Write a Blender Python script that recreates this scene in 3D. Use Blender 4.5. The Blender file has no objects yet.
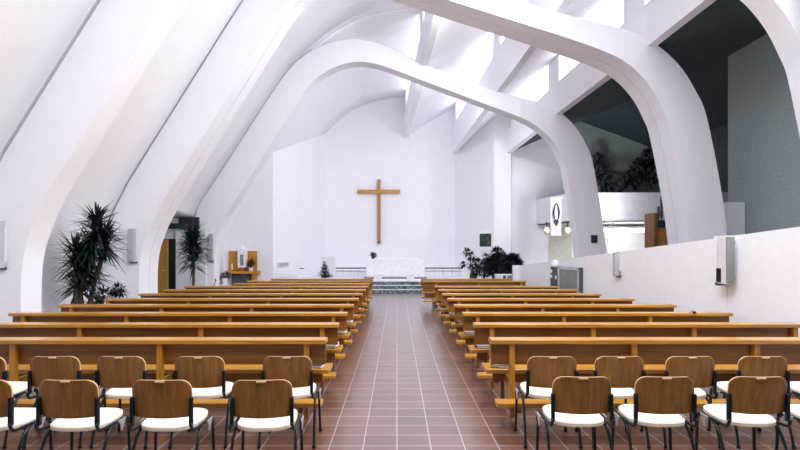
import bpy, bmesh, math, random
from mathutils import Vector, Matrix
R = random.Random(7)
S = bpy.context.scene
COL = S.collection
F = 533.0; CX = 397.0; CY = 250.0; H = 1.78

def px(x, y, d):                       # photograph measurement -> place at depth d
    return Vector(((x-CX)*d/F, d, H+(CY-y)*d/F))

# ------------------------------------------------------------------ materials
MATS = {}
def new_mat(name):
    m = bpy.data.materials.new(name); m.use_nodes = True
    MATS[name] = m
    return m, m.node_tree.nodes, m.node_tree.links, m.node_tree.nodes['Principled BSDF']

def plain(name, col, rough=.6, metal=0., spec=.5, var=.06, scale=6., bump=0.):
    m, N, L, b = new_mat(name)
    b.inputs['Roughness'].default_value = rough
    b.inputs['Metallic'].default_value = metal
    b.inputs['Specular IOR Level'].default_value = spec
    tc = N.new('ShaderNodeTexCoord'); nz = N.new('ShaderNodeTexNoise')
    nz.inputs['Scale'].default_value = scale; nz.inputs['Detail'].default_value = 4
    L.new(tc.outputs['Object'], nz.inputs['Vector'])
    rp = N.new('ShaderNodeValToRGB')
    lo = [max(0, c*(1-var)) for c in col]; hi = [min(1, c*(1+var)) for c in col]
    rp.color_ramp.elements[0].color = (*lo, 1); rp.color_ramp.elements[1].color = (*hi, 1)
    rp.color_ramp.elements[0].position = .3; rp.color_ramp.elements[1].position = .7
    L.new(nz.outputs['Fac'], rp.inputs['Fac']); L.new(rp.outputs['Color'], b.inputs['Base Color'])
    if bump:
        bp = N.new('ShaderNodeBump'); bp.inputs['Strength'].default_value = bump
        bp.inputs['Distance'].default_value = .01
        L.new(nz.outputs['Fac'], bp.inputs['Height']); L.new(bp.outputs['Normal'], b.inputs['Normal'])
    return m

def wood(name, dark, mid, light, axis='X', rough=.35, scale=1.0, spec=.5, coat=0.):
    m, N, L, b = new_mat(name)
    b.inputs['Roughness'].default_value = rough
    b.inputs['Specular IOR Level'].default_value = spec
    tc = N.new('ShaderNodeTexCoord'); mp = N.new('ShaderNodeMapping')
    oi = N.new('ShaderNodeObjectInfo'); ad = N.new('ShaderNodeVectorMath'); ad.operation = 'ADD'
    sc = {'X': (.9, 14, 14), 'Z': (14, 14, 1.1)}[axis]
    mp.inputs['Scale'].default_value = [s*scale for s in sc]
    mul = N.new('ShaderNodeMath'); mul.operation = 'MULTIPLY'; mul.inputs[1].default_value = 37.
    L.new(oi.outputs['Random'], mul.inputs[0])
    L.new(tc.outputs['Object'], ad.inputs[0]); L.new(mul.outputs[0], ad.inputs[1])
    L.new(ad.outputs[0], mp.inputs['Vector'])
    b.inputs['Coat Weight'].default_value = coat; b.inputs['Coat IOR'].default_value = 1.9; b.inputs['Coat Roughness'].default_value = .18
    nz = N.new('ShaderNodeTexNoise'); nz.inputs['Scale'].default_value = 1.6
    nz.inputs['Detail'].default_value = 6; nz.inputs['Distortion'].default_value = .9
    L.new(mp.outputs[0], nz.inputs['Vector'])
    rp = N.new('ShaderNodeValToRGB'); e = rp.color_ramp.elements
    e[0].position = .28; e[0].color = (*dark, 1); e[1].position = .75; e[1].color = (*light, 1)
    k = e.new(.5); k.color = (*mid, 1)
    L.new(nz.outputs['Fac'], rp.inputs['Fac']); L.new(rp.outputs['Color'], b.inputs['Base Color'])
    bp = N.new('ShaderNodeBump'); bp.inputs['Strength'].default_value = .08
    L.new(nz.outputs['Fac'], bp.inputs['Height']); L.new(bp.outputs['Normal'], b.inputs['Normal'])
    return m

def glow(name, col, strength):
    m, N, L, b = new_mat(name)
    b.inputs['Base Color'].default_value = (*col, 1)
    b.inputs['Emission Color'].default_value = (*col, 1)
    b.inputs['Emission Strength'].default_value = strength
    b.inputs['Roughness'].default_value = .2
    return m

plaster = plain('white_plaster', (.885, .883, .925), .75, var=.015, scale=3., bump=.05)
plaster_rib = plain('white_rib_paint', (.885, .883, .925), .7, var=.012, scale=4.)
plaster_wall = plain('white_brick_paint', (.86, .88, .94), .75, var=.02, scale=8., bump=.06)
dark_ceiling = plain('unlit_dark_ceiling', (.045, .068, .078), .8, var=.2)  # ceiling colour darkened to stand for the unlit gallery
grey_block = plain('grey_concrete_block', (.34, .40, .395), .9, var=.12, scale=14., bump=.3)
olive_wall = plain('pale_olive_paint', (.62, .61, .53), .8)
pale_panel = plain('pale_grey_paint', (.78, .77, .82), .7)
pine = wood('honey_pine', (.35, .145, .012), (.47, .215, .018), (.58, .295, .04), 'X', .32, coat=.4)
pine_post = wood('honey_pine_upright', (.35, .145, .014), (.46, .21, .022), (.54, .28, .045), 'Z', .35)
pine_dark = wood('red_brown_shaded_pine', (.15, .052, .007), (.225, .085, .011), (.30, .125, .02), 'X', .4, .6)  # pine with the shade on the pew backs mixed into its colour
veneer = wood('walnut_veneer', (.155, .058, .007), (.24, .098, .012), (.33, .145, .022), 'Z', .38, 1.4)
ply = plain('pale_plywood_edge', (.62, .42, .22), .5)
oak = wood('golden_oak', (.42, .17, .02), (.55, .24, .03), (.65, .31, .05), 'X', .4)
crosswood = wood('cross_oak', (.30, .13, .028), (.42, .19, .04), (.50, .25, .07), 'Z', .45)
doorwood = wood('amber_door_wood', (.42, .19, .012), (.58, .28, .02), (.68, .36, .04), 'Z', .4)
cream = plain('cream_seat_cover', (.83, .75, .64), .55, var=.03)
black_metal = plain('black_enamelled_tube', (.005, .010, .013), .28, spec=.35)
black_plastic = plain('black_plastic', (.005, .009, .012), .5, spec=.2)
dark_cover = plain('dark_book_cover', (.02, .028, .04), .45)
paper = plain('white_paper', (.82, .82, .84), .7)
leafmat = plain('dark_green_leaf', (.008, .023, .022), .5, var=.4, scale=9.)
leafmat2 = plain('deep_green_foliage', (.007, .020, .020), .5, var=.4, scale=9.)
gallery_leaf = plain('shadow_leaf', (.006, .012, .012), .7, var=.3)  # gallery shade put into the leaf and frame colour
bark = plain('grey_brown_bark', (.09, .075, .06), .85, var=.3, scale=25.)
soil = plain('dark_soil', (.03, .022, .018), .9)
terracotta = plain('dark_plant_pot', (.05, .055, .06), .6)
white_pot = plain('white_ceramic', (.85, .84, .86), .35)
speaker_grey = plain('grey_speaker_cloth', (.21, .22, .215), .8, var=.1, scale=60.)
speaker_light = plain('light_grey_speaker_cloth', (.44, .44, .46), .8)
speaker_white = plain('white_speaker_case', (.72, .71, .74), .5)
steel_grey = plain('grey_painted_steel', (.21, .255, .25), .5, var=.15)
steel_dark = plain('dark_grey_steel', (.065, .09, .10), .5)
alu = plain('brushed_aluminium', (.62, .63, .65), .35, metal=.6)
cloth_white = plain('white_altar_cloth', (.84, .82, .87), .85)
stone_white = plain('white_stone', (.82, .81, .85), .6)
dark_line = plain('dark_grey_rail', (.12, .12, .14), .5)
yellow_green = plain('yellow_green_flower', (.45, .45, .18), .7)
light_glow = glow('fluorescent_glow', (1, .99, .98), 16.0)
window_glow = glow('daylight_glass', (.96, .965, 1.0), .7)
chancel_glow = glow('chancel_daylight_glass', (.96, .965, 1.0), .7)
low_glow = glow('small_window_glass', (.97, .97, 1.0), 2.0)
glass_dark = plain('dark_glass', (.03, .05, .05), .15)

def tile_mat():
    m, N, L, b = new_mat('terracotta_floor_tiles')
    tc = N.new('ShaderNodeTexCoord'); mp = N.new('ShaderNodeMapping')
    L.new(tc.outputs['Object'], mp.inputs['Vector'])
    br = N.new('ShaderNodeTexBrick'); br.offset = 0; br.squash = 1
    br.inputs['Scale'].default_value = 1
    br.inputs['Brick Width'].default_value = .305; br.inputs['Row Height'].default_value = .285
    br.inputs['Mortar Size'].default_value = .0055; br.inputs['Mortar Smooth'].default_value = .1
    br.inputs['Bias'].default_value = 0
    br.inputs['Color1'].default_value = (.105, .040, .026, 1); br.inputs['Color2'].default_value = (.155, .064, .042, 1)
    br.inputs['Mortar'].default_value = (.36, .33, .33, 1)
    L.new(mp.outputs[0], br.inputs['Vector'])
    nz = N.new('ShaderNodeTexNoise'); nz.inputs['Scale'].default_value = 9; nz.inputs['Detail'].default_value = 5
    L.new(tc.outputs['Object'], nz.inputs['Vector'])
    mx = N.new('ShaderNodeMix'); mx.data_type = 'RGBA'; mx.blend_type = 'MULTIPLY'; mx.inputs[0].default_value = .35
    L.new(br.outputs['Color'], mx.inputs[6]); L.new(nz.outputs['Color'], mx.inputs[7])
    L.new(br.outputs['Color'], b.inputs['Base Color'])
    rr = N.new('ShaderNodeMapRange'); rr.inputs[3].default_value = .30; rr.inputs[4].default_value = .42
    L.new(nz.outputs['Fac'], rr.inputs[0]); L.new(rr.outputs[0], b.inputs['Roughness'])
    b.inputs['Specular IOR Level'].default_value = .3
    b.inputs['Coat Weight'].default_value = 1.; b.inputs['Coat IOR'].default_value = 2.3; b.inputs['Coat Roughness'].default_value = .26
    bp = N.new('ShaderNodeBump'); bp.inputs['Strength'].default_value = .15; bp.inputs['Distance'].default_value = .003
    bp.invert = True
    L.new(br.outputs['Fac'], bp.inputs['Height']); L.new(bp.outputs['Normal'], b.inputs['Normal'])
    return m
tiles = tile_mat()

def mosaic_mat():
    m, N, L, b = new_mat('teal_mosaic')
    tc = N.new('ShaderNodeTexCoord'); mp = N.new('ShaderNodeMapping')
    mp.inputs['Scale'].default_value = (1, 1, 1)
    L.new(tc.outputs['Object'], mp.inputs['Vector'])
    vo = N.new('ShaderNodeTexVoronoi'); vo.inputs['Scale'].default_value = 17
    L.new(mp.outputs[0], vo.inputs['Vector'])
    sp = N.new('ShaderNodeSeparateColor'); L.new(vo.outputs['Color'], sp.inputs[0])
    rp = N.new('ShaderNodeValToRGB'); rp.color_ramp.interpolation = 'CONSTANT'
    e = rp.color_ramp.elements
    e[0].color = (.05, .10, .11, 1); e[0].position = 0
    e[1].color = (.16, .23, .24, 1); e[1].position = .5
    k = e.new(.84); k.color = (.34, .40, .42, 1)
    L.new(sp.outputs[0], rp.inputs['Fac']); L.new(rp.outputs['Color'], b.inputs['Base Color'])
    b.inputs['Roughness'].default_value = .4
    return m
mosaic = mosaic_mat()

def icon_mat():
    m, N, L, b = new_mat('dark_green_picture')
    tc = N.new('ShaderNodeTexCoord'); nz = N.new('ShaderNodeTexNoise'); nz.inputs['Scale'].default_value = 7
    L.new(tc.outputs['Object'], nz.inputs['Vector'])
    rp = N.new('ShaderNodeValToRGB'); e = rp.color_ramp.elements
    e[0].position = .5; e[0].color = (.010, .022, .022, 1); e[1].position = .75; e[1].color = (.10, .16, .07, 1)
    L.new(nz.outputs['Fac'], rp.inputs['Fac']); L.new(rp.outputs['Color'], b.inputs['Base Color'])
    return m
picture = icon_mat()

# ------------------------------------------------------------------ mesh helpers
def BM(): return bmesh.new()
def obj(name, bm, mat, parent=None, smooth=False, loc=None, mats=None):
    me = bpy.data.meshes.new(name)
    bmesh.ops.recalc_face_normals(bm, faces=bm.faces)
    bm.to_mesh(me); bm.free()
    me.materials.append(mat)
    for m in (mats or []): me.materials.append(m)
    if smooth:
        for p in me.polygons: p.use_smooth = True
    o = bpy.data.objects.new(name, me); COL.objects.link(o)
    if parent: o.parent = parent
    if loc is not None: o.location = loc
    return o
def tag(o, label, cat, group=None):
    o['label'] = label; o['category'] = cat
    if group: o['group'] = group
    return o
def struct(o, label=None):
    o['kind'] = 'structure'
    if label: o['label'] = label
    return o
def thing(name, label, cat, loc=(0, 0, 0), rz=0, group=None):
    o = bpy.data.objects.new(name, None); COL.objects.link(o)
    o.empty_display_size = .1
    o.location = loc; o.rotation_euler = (0, 0, rz)
    return tag(o, label, cat, group)
def dup(root, loc, rz, label, group=None):
    r = root.copy(); COL.objects.link(r); r.location = loc; r.rotation_euler = (0, 0, rz); r['label'] = label
    if group: r['group'] = group
    for ch in list(root.children):
        c = ch.copy(); COL.objects.link(c); c.parent = r
        for g in ch.children:
            q = g.copy(); COL.objects.link(q); q.parent = c
    return r
def box(bm, x0, x1, y0, y1, z0, z1, bev=0, M=None):
    vs = [bm.verts.new((x, y, z)) for z in (z0, z1) for y in (y0, y1) for x in (x0, x1)]
    fs = [bm.faces.new([vs[i] for i in q]) for q in
          ((0, 2, 3, 1), (4, 5, 7, 6), (0, 1, 5, 4), (2, 6, 7, 3), (0, 4, 6, 2), (1, 3, 7, 5))]
    if bev:
        es = list({e for f in fs for e in f.edges})
        r = bmesh.ops.bevel(bm, geom=es, offset=bev, segments=2, affect='EDGES', profile=.5)
        vs = list({v for f in r['faces'] for v in f.verts} | {v for v in vs if v.is_valid})
    if M is not None:
        for v in vs: v.co = M @ v.co
    return bm
def bx(name, mat, dims, parent=None, bev=0, M=None):
    return obj(name, box(BM(), *dims, bev=bev, M=M), mat, parent)
def catmull(P, n=8):
    out = []
    m = len(P)
    for i in range(m-1):
        p0 = P[max(i-1, 0)]; p1 = P[i]; p2 = P[i+1]; p3 = P[min(i+2, m-1)]
        for k in range(n):
            t = k/n
            out.append(tuple(.5*((2*b)+(-a+c)*t+(2*a-5*b+4*c-d)*t*t+(-a+3*b-3*c+d)*t**3)
                             for a, b, c, d in zip(p0, p1, p2, p3)))
    out.append(tuple(P[-1]))
    return out
def tube(bm, pts, r, seg=8, caps=True, r2=None):
    pts = [Vector(p) for p in pts]
    rings = []; n = len(pts); up = None
    for i, p in enumerate(pts):
        t = (pts[min(i+1, n-1)]-pts[max(i-1, 0)]).normalized()
        if up is None:
            up = Vector((0, 0, 1)) if abs(t.z) < .9 else Vector((1, 0, 0))
        a = t.cross(up)
        if a.length < 1e-4: a = t.cross(Vector((0, 1, 0)))
        a.normalize(); b = a.cross(t).normalized(); up = b
        rr = r if r2 is None else r+(r2-r)*i/(n-1)
        rings.append([bm.verts.new(p+rr*(math.cos(2*math.pi*k/seg)*a+math.sin(2*math.pi*k/seg)*b)) for k in range(seg)])
    for A, B in zip(rings, rings[1:]):
        for k in range(seg): bm.faces.new((A[k], A[(k+1) % seg], B[(k+1) % seg], B[k]))
    if caps:
        bm.faces.new(rings[0][::-1]); bm.faces.new(rings[-1])
    return bm
def lathe(bm, prof, seg=20, c=(0, 0, 0), sx=1., sy=1.):
    rings = []
    for r, z in prof:
        rings.append([bm.verts.new((c[0]+sx*r*math.cos(2*math.pi*k/seg), c[1]+sy*r*math.sin(2*math.pi*k/seg), c[2]+z)) for k in range(seg)])
    for A, B in zip(rings, rings[1:]):
        for k in range(seg): bm.faces.new((A[k], A[(k+1) % seg], B[(k+1) % seg], B[k]))
    bm.faces.new(rings[0][::-1]); bm.faces.new(rings[-1])
    return bm
def prism(bm, poly, axis, a, b):
    """poly: list of 2-D points; axis 'Y': (x,z) swept over y=a..b; 'Z': (x,y) swept over z."""
    f = (lambda p, t: (p[0], t, p[1])) if axis == 'Y' else (lambda p, t: (p[0], p[1], t)) if axis == 'Z' else (lambda p, t: (t, p[0], p[1]))
    A = [bm.verts.new(f(p, a)) for p in poly]; B = [bm.verts.new(f(p, b)) for p in poly]
    bm.faces.new(A[::-1]); bm.faces.new(B)
    n = len(poly)
    for i in range(n): bm.faces.new((A[i], A[(i+1) % n], B[(i+1) % n], B[i]))
    return bm
def slab(bm, quad, th):
    """closed plate: 4 points, thickness vector th"""
    th = Vector(th)
    A = [bm.verts.new(Vector(p)) for p in quad]; B = [bm.verts.new(Vector(p)+th) for p in quad]
    bm.faces.new(A[::-1]); bm.faces.new(B)
    n = len(quad)
    for i in range(n): bm.faces.new((A[i], A[(i+1) % n], B[(i+1) % n], B[i]))
    return bm

# ------------------------------------------------------------------ rib profiles
KA = [(-6.63, 0, 1.), (-6.62, 1.4, 1.), (-6.45, 2.15, 1.), (-6.12, 2.85, 1.), (-5.80, 3.39, 1.), (-4.40, 5.65, .98), (-3.10, 7.75, .95),
      (-2.55, 8.45, .92), (-1.95, 8.84, .88), (-1.2, 8.95, .8), (-.5, 8.8, .7), (1.34, 8.2, .58), (3.68, 7.46, .54), (5.3, 6.90, .68),
      (6.0, 6.52, .82), (6.5, 6.0, .92), (6.82, 5.42, .97), (7.03, 4.8, 1.), (7.42, 2.68, 1.), (7.7, 0, 1.)]
KB = [(-6.63, 0, 1.), (-6.62, 1.4, 1.), (-6.52, 2.15, 1.), (-6.28, 2.9, 1.), (-5.98, 3.39, 1.), (-4.54, 5.65, .98), (-3.42, 7.4, .95),
      (-2.85, 8.05, .92), (-2.1, 8.46, .88), (-1.38, 8.6, .8), (-.54, 8.46, .7), (.9, 7.93, .58), (3.0, 7.14, .54), (4.5, 6.57, .72),
      (5.18, 6.17, .9), (5.70, 5.65, .96), (5.98, 5.1, 1.), (6.14, 4.6, 1.), (6.48, 2.54, 1.), (6.78, 0, 1.)]
K0 = [(x+(.3 if i >= 14 else .2 if i == 13 else .1 if i == 12 else 0), z, t) for i, (x, z, t) in enumerate(KA)]
def prof(d):
    if d <= 9.4: return K0
    if d <= 14.3: a, b, t = K0, KA, (d-9.4)/4.9
    elif d <= 19.5: a, b, t = KA, KB, (d-14.3)/5.2
    else: return KB
    return [tuple(p+(q-p)*t for p, q in zip(u, v)) for u, v in zip(a, b)]
def curves(K, n=8, extra=0.):
    C = catmull(K, n)
    inner = [(x, z) for x, z, t in C]; outer = []
    m = len(C)
    for i, (x, z, t) in enumerate(C):
        a = C[max(i-1, 0)]; b = C[min(i+1, m-1)]
        tx, tz = b[0]-a[0], b[1]-a[1]; l = math.hypot(tx, tz)
        nx, nz = -tz/l, tx/l
        if i == 0 or i == m-1: nx, nz = (-1 if i == 0 else 1), 0
        outer.append((x+nx*(t+extra), z+nz*(t+extra)))
    return inner, outer
def rib_solid(bm, K, y0, y1, inset=0.):
    inner, outer = curves(K)
    if inset:
        m = len(inner)
        mix = lambda p, q, s: (p[0]+(q[0]-p[0])*s, p[1]+(q[1]-p[1])*s)
        inner = [mix(p, q, inset) for p, q in zip(inner, outer)]
    V = []
    for y in (y0, y1):
        V.append(([bm.verts.new((x, y, z)) for x, z in inner], [bm.verts.new((x, y, z)) for x, z in outer]))
    (ia, oa), (ib, ob) = V
    n = len(ia)
    for i in range(n-1):
        bm.faces.new((ia[i], oa[i], oa[i+1], ia[i+1])); bm.faces.new((ib[i], ib[i+1], ob[i+1], ob[i]))
        bm.faces.new((ia[i], ia[i+1], ib[i+1], ib[i])); bm.faces.new((oa[i], ob[i], ob[i+1], oa[i+1]))
    bm.faces.new((ia[0], ib[0], ob[0], oa[0])); bm.faces.new((ia[-1], oa[-1], ob[-1], ib[-1]))
    return bm
r0 = struct(obj('arch_rib', rib_solid(BM(), K0, 9.4, 9.95), plaster_rib))
bmA = BM(); rib_solid(bmA, KA, 13.7, 14.24); rib_solid(bmA, KA, 14.28, 14.78); rib_solid(bmA, KA, 14.2, 14.34, .1)
rA = struct(obj('arch_rib', bmA, plaster_rib))
rB = struct(obj('arch_rib', rib_solid(BM(), KB, 19.3, 19.9), plaster_rib))
rN = struct(obj('arch_rib', rib_solid(BM(), K0, 4.6, 5.2), plaster_rib))
for o in (r0, rA, rB, rN):
    for p in o.data.polygons: p.use_smooth = False

# ------------------------------------------------------------------ floor
struct(obj('floor', slab(BM(), [(-11, -6, 0), (17, -6, 0), (17, 32, 0), (-11, 32, 0)], (0, 0, -.15)), tiles))

def lerp_nodes(nodes, d):
    for (a, b) in zip(nodes, nodes[1:]):
        if d <= b[0]:
            t = (d-a[0])/(b[0]-a[0]); return a[1]+(b[1]-a[1])*t, a[2]+(b[2]-a[2])*t
    return nodes[-1][1], nodes[-1][2]
P1 = [(-5, 1.9, 9.0), (9.4, 1.40, 8.85), (14.3, 1.15, 8.78), (19.5, .88, 8.45), (29.6, .39, 8.0)]
P2 = [(-5, 5.0, 8.6), (9.4, 4.55, 8.25), (14.3, 4.16, 8.05), (19.5, 3.61, 7.52), (29.6, 3.04, 7.10)]
P3 = [(-5, 7.1, 7.25), (9.4, 6.58, 7.10), (13.7, 6.43, 7.02), (14.9, 6.25, 6.95), (19.4, 5.72, 6.68), (25.2, 5.08, 6.28)]
FACE = {0: 1.30, 1: 1.45, 2: 1.05}; GLS = {0: .95, 1: 1.15, 2: 1.1}
# ------------------------------------------------------------------ leaning left wall, bay by bay
def vault(d, off, n=8):
    # outer line of the ribs up to the shoulder, then one smooth sweep to the head of the first skylight
    _, out = curves(prof(d), n, off)
    out = out[:54]
    (xa, za), (xb, zb) = out[-2], out[-1]
    l = math.hypot(xb-xa, zb-za); tx, tz = (xb-xa)/l, (zb-za)/l
    x1, z1 = lerp_nodes(P1, d); x1 += .14; z1 += FACE[0]+GLS[0]+off
    L = math.hypot(x1-xb, z1-zb)*.42
    p0, p1, p2, p3 = (xb, zb), (xb+tx*L, zb+tz*L), (x1-L, z1-.05*L), (x1, z1)
    for i in range(1, 17):
        t = i/16; a, b, c, e = (1-t)**3, 3*t*(1-t)**2, 3*t*t*(1-t), t**3
        out.append((a*p0[0]+b*p1[0]+c*p2[0]+e*p3[0], a*p0[1]+b*p1[1]+c*p2[1]+e*p3[1]))
    return out
def loft_shell(d0, d1, i0, th=.16, n=8, steps=5, embed=.03):
    bm = BM(); rows = []
    for s in range(steps+1):
        d = d0+(d1-d0)*s/steps
        rows.append(([bm.verts.new((x, d, z)) for x, z in vault(d, -embed)[i0:]], [bm.verts.new((x, d, z)) for x, z in vault(d, th)[i0:]]))
    m = len(rows[0][0])
    for (a, b), (c, e) in zip(rows, rows[1:]):
        for i in range(m-1):
            bm.faces.new((a[i], a[i+1], c[i+1], c[i])); bm.faces.new((b[i], e[i], e[i+1], b[i+1]))
        bm.faces.new((a[0], c[0], e[0], b[0])); bm.faces.new((a[-1], b[-1], e[-1], c[-1]))
    for (a, b) in (rows[0], rows[-1]):
        for i in range(m-1): bm.faces.new((a[i], b[i], b[i+1], a[i+1]))
    return bm
for d0, d1, i0, nm in ((-5, 9.27, 0, 'wall_left_nave'), (9.7, 13.55, 0, 'wall_left'), (14.5, 19.14, 21, 'wall_left_upper'), (19.7, 29.9, 0, 'wall_left_chancel')):
    struct(obj(nm, loft_shell(d0, d1, i0), plaster, smooth=True))
for d0, d1, i0, nm in ((9.1, 9.75, 0, 'wall_left_joint_near'), (13.4, 14.6, 0, 'wall_left_joint_middle'), (19.0, 19.75, 21, 'wall_left_joint_far')):
    struct(obj(nm, loft_shell(d0, d1, i0, embed=-.07, th=.28), plaster, smooth=True))

# recess with the side door, under the bay between the second and the third arch
struct(bx('wall_recess', plaster_wall, (-9.4, -9.25, 14.5, 19.6, 0, 3.2)))
bm = BM()
box(bm, -9.3, -8.98, 19.36, 19.5, 0, 2.97); box(bm, -7.98, -6.9, 19.22, 19.31, 0, 2.5)
box(bm, -8.98, -7.98, 19.36, 19.5, 2.19, 2.97); box(bm, -7.98, -7.60, 19.36, 19.5, 0, 2.97)
struct(obj('wall_recess_end', bm, plaster_wall))
struct(bx('ceiling_recess', plaster, (-9.4, -7.5, 14.4, 19.55, 3.0, 3.15)))
struct(bx('wall_recess_near', plaster, (-9.4, -7.2, 14.4, 14.55, 0, 3.0)))
struct(bx('trim_transom', glass_dark, (-8.75, -7.12, 19.14, 19.22, 2.54, 2.96)))
struct(bx('wall_passage', steel_dark, (-9.1, -7.9, 21.0, 21.1, 0, 2.4)))  # darkness of the doorway put into the wall colour
t = bpy.data.objects.new('door_1', None); COL.objects.link(t); t.location = (-8.98, 19.34, 0); struct(t, 'amber wooden side door standing ajar in the left wall recess')
Md = Matrix.Rotation(math.radians(-18), 4, 'Z')
obj('door_leaf', box(BM(), 0, .84, -.045, 0, .01, 2.17, M=Md), doorwood, t)
bmh = BM(); tube(bmh, [Md @ Vector((.74, -.05, 1.05)), Md @ Vector((.74, -.10, 1.05)), Md @ Vector((.62, -.10, 1.05))], .012)
obj('door_handle', bmh, alu, t)
t = thing('exit_light', 'small pale emergency light box on the dark transom above the side door', 'light', (-7.96, 19.1, 2.74))
bx('lamp_housing', alu, (-.13, .13, -.01, .04, 0, .19), t)
bx('diffuser', speaker_white, (-.11, .11, -.03, -.01, .02, .17), t)

# ------------------------------------------------------------------ saw-tooth roof: purlins, glazing, panels
PUR = [P1, P2, P3]
W = .24
BAYS = [(-5, 9.4), (9.4, 14.3), (14.3, 19.5), (19.5, 29.6)]
wn = 0
for j, P in enumerate(PUR):
    bm = BM()
    nodes = [n[0] for n in P]
    for a, b in zip(nodes, nodes[1:]):
        V = []
        for d in (a, b):
            x, z = lerp_nodes(P, d)
            V.append([bm.verts.new(p) for p in ((x, d, z), (x+W, d, z), (x+W, d, z+FACE[j]), (x, d, z+FACE[j]))])
        for k in range(4): bm.faces.new((V[0][k], V[0][(k+1) % 4], V[1][(k+1) % 4], V[1][k]))
        bm.faces.new(V[0][::-1]); bm.faces.new(V[1])
    struct(obj('ceiling_beam', bm, plaster_rib))
    for a, b in BAYS:
        b = min(b, nodes[-1]-(.9 if b > 25 or j == 2 and b > 19.6 else 0))
        if a > b: continue
        wn += 1
        wo = bpy.data.objects.new('window_%d' % wn, None); COL.objects.link(wo); struct(wo, 'slanting row of skylight panes along the roof beam')
        pm, fm = BM(), BM()
        gap = .45
        aa, bb = a+gap, b-gap
        n = max(2, round((bb-aa)/1.25))
        def at(d):
            x, z = lerp_nodes(P, d); return x, z+FACE[j], z+FACE[j]+GLS[j]
        xa, za0, za1 = at(aa); xb, zb0, zb1 = at(bb)
        slab(pm, [(xa+.05, aa, za0), (xb+.05, bb, zb0), (xb+.05, bb, zb1), (xa+.05, aa, za1)], (.03, 0, 0))
        obj('pane', pm, chancel_glow if a > 19 else window_glow, wo)
        for k in range(n+1):
            d = aa+(bb-aa)*k/n; x, z0, z1 = at(d)
            box(fm, x+.01, x+.07, d-.025, d+.025, z0, z1)
        for (u0, u1, w) in ((0, 1, 0), (0, 1, 1)):
            zz = (za0, zb0) if w == 0 else (za1-.05, zb1-.05)
            slab(fm, [(xa+.005, aa, zz[0]), (xb+.005, bb, zz[1]), (xb+.005, bb, zz[1]+.05), (xa+.005, aa, zz[0]+.05)], (.06, 0, 0))
        obj('window_frame', fm, alu if j == 99 else speaker_white, wo)
        # short wall pieces closing the step at both ends of the glazing
        em = BM()
        for (u, v) in ((a, aa), (bb, b)):
            x, z0, z1 = at(u); x2, w0, w1 = at(v)
            slab(em, [(x, u, z0), (x2, v, w0), (x2, v, w1), (x, u, z1)], (.12, 0, 0))
        struct(obj('trim_skylight', em, plaster))
# sloping roof panels, each from one beam up to the head of the next glazing
def panel(fl, fr, name):
    bm = BM(); ds = sorted(set([-5, 2, 9.4, 13.7, 14.3, 14.9, 17, 19.5, 22, 25.2, 29.7])); rows = []
    for d in ds:
        (x0, z0), (x1, z1) = fl(d), fr(d)
        rows.append([bm.verts.new(p) for p in ((x0, d, z0), (x1, d, z1), (x1, d, z1+.15), (x0, d, z0+.15))])
    for A, B in zip(rows, rows[1:]):
        for k in range(4): bm.faces.new((A[k], A[(k+1) % 4], B[(k+1) % 4], B[k]))
    bm.faces.new(rows[0][::-1]); bm.faces.new(rows[-1])
    return struct(obj(name, bm, plaster))
def apex(d):
    _, out = curves(prof(d), 8, -.1); return out[70]
def head(j):
    def f(d):
        x, z = lerp_nodes(PUR[j], d); return x+.14, z+FACE[j]+GLS[j]
    return f
def foot(j):
    def f(d):
        x, z = lerp_nodes(PUR[j], d); return x+W-.02, z+.12
    return f
panel(foot(0), head(1), 'ceiling_middle'); panel(foot(1), head(2), 'ceiling_right')

# ------------------------------------------------------------------ chancel walls
DB = 29.5
def wall_seg(name, p, q, z0, z1, th=.2, mat=plaster):
    p = Vector((*p, 0)); q = Vector((*q, 0)); n = Vector(((q-p).y, -(q-p).x, 0)).normalized()*-th
    return struct(obj(name, slab(BM(), [(p.x, p.y, z0), (q.x, q.y, z0), (q.x, q.y, z1), (p.x, p.y, z1)], n), mat))
wall_seg('wall_left_end', (-7.9, 23.3), (-5.42, 23.3), 0, 9.2, .2)
wall_seg('wall_left_splay', (-5.42, 23.3), (-3.98, 29.5), 0, 11, .2)
wall_seg('wall_back', (-4.2, DB), (3.3, DB), 0, 11.5, .25)
wall_seg('wall_right_splay', (3.2, 29.55), (3.75, 28.0), 0, 11, .2)
wall_seg('wall_right_side', (3.75, 28.0), (4.57, 25.1), 0, 11, .2)
wall_seg('wall_right_end', (4.57, 25.1), (5.30, 24.8), 0, 9, .2)
# ------------------------------------------------------------------ right side: parapet, gallery, side aisle
def wx(d): return 6.25-.13*d
def wz(d): return 1.28+(2.09-1.28)*(17.3-d)/(17.3-7.05)
bm = BM(); rows = []
for d in (-2, 17.3):
    x = wx(d)
    rows.append([bm.verts.new(p) for p in ((x, d, 0), (x+.24, d, 0), (x+.24, d, wz(d)), (x, d, wz(d)))])
for k in range(4): bm.faces.new((rows[0][k], rows[0][(k+1) % 4], rows[1][(k+1) % 4], rows[1][k]))
bm.faces.new(rows[0][::-1]); bm.faces.new(rows[1])
struct(obj('wall_right', bm, plaster_wall))
# shallow pilaster strip on the parapet behind the big loudspeaker
ang = math.atan(-.13)
def on_wall(d, off=0.): return Vector((wx(d)-off, d, 0))
def frame_wall(d, z):     # local +x along the wall towards the camera, local -y out of the wall into the nave
    return Matrix.Translation(Vector((wx(d), d, z))) @ Matrix.Rotation(-math.pi/2-ang, 4, 'Z')
Mp = frame_wall(8.42, 0)
struct(obj('trim_1', box(BM(), -.17, .1, -.03, .05, 0, wz(8.42)+.02, M=Mp), plaster_wall))

struct(bx('trim_4', pale_panel, (3.78, 4.02, 17.3, 17.5, 0, 1.28)))
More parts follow.
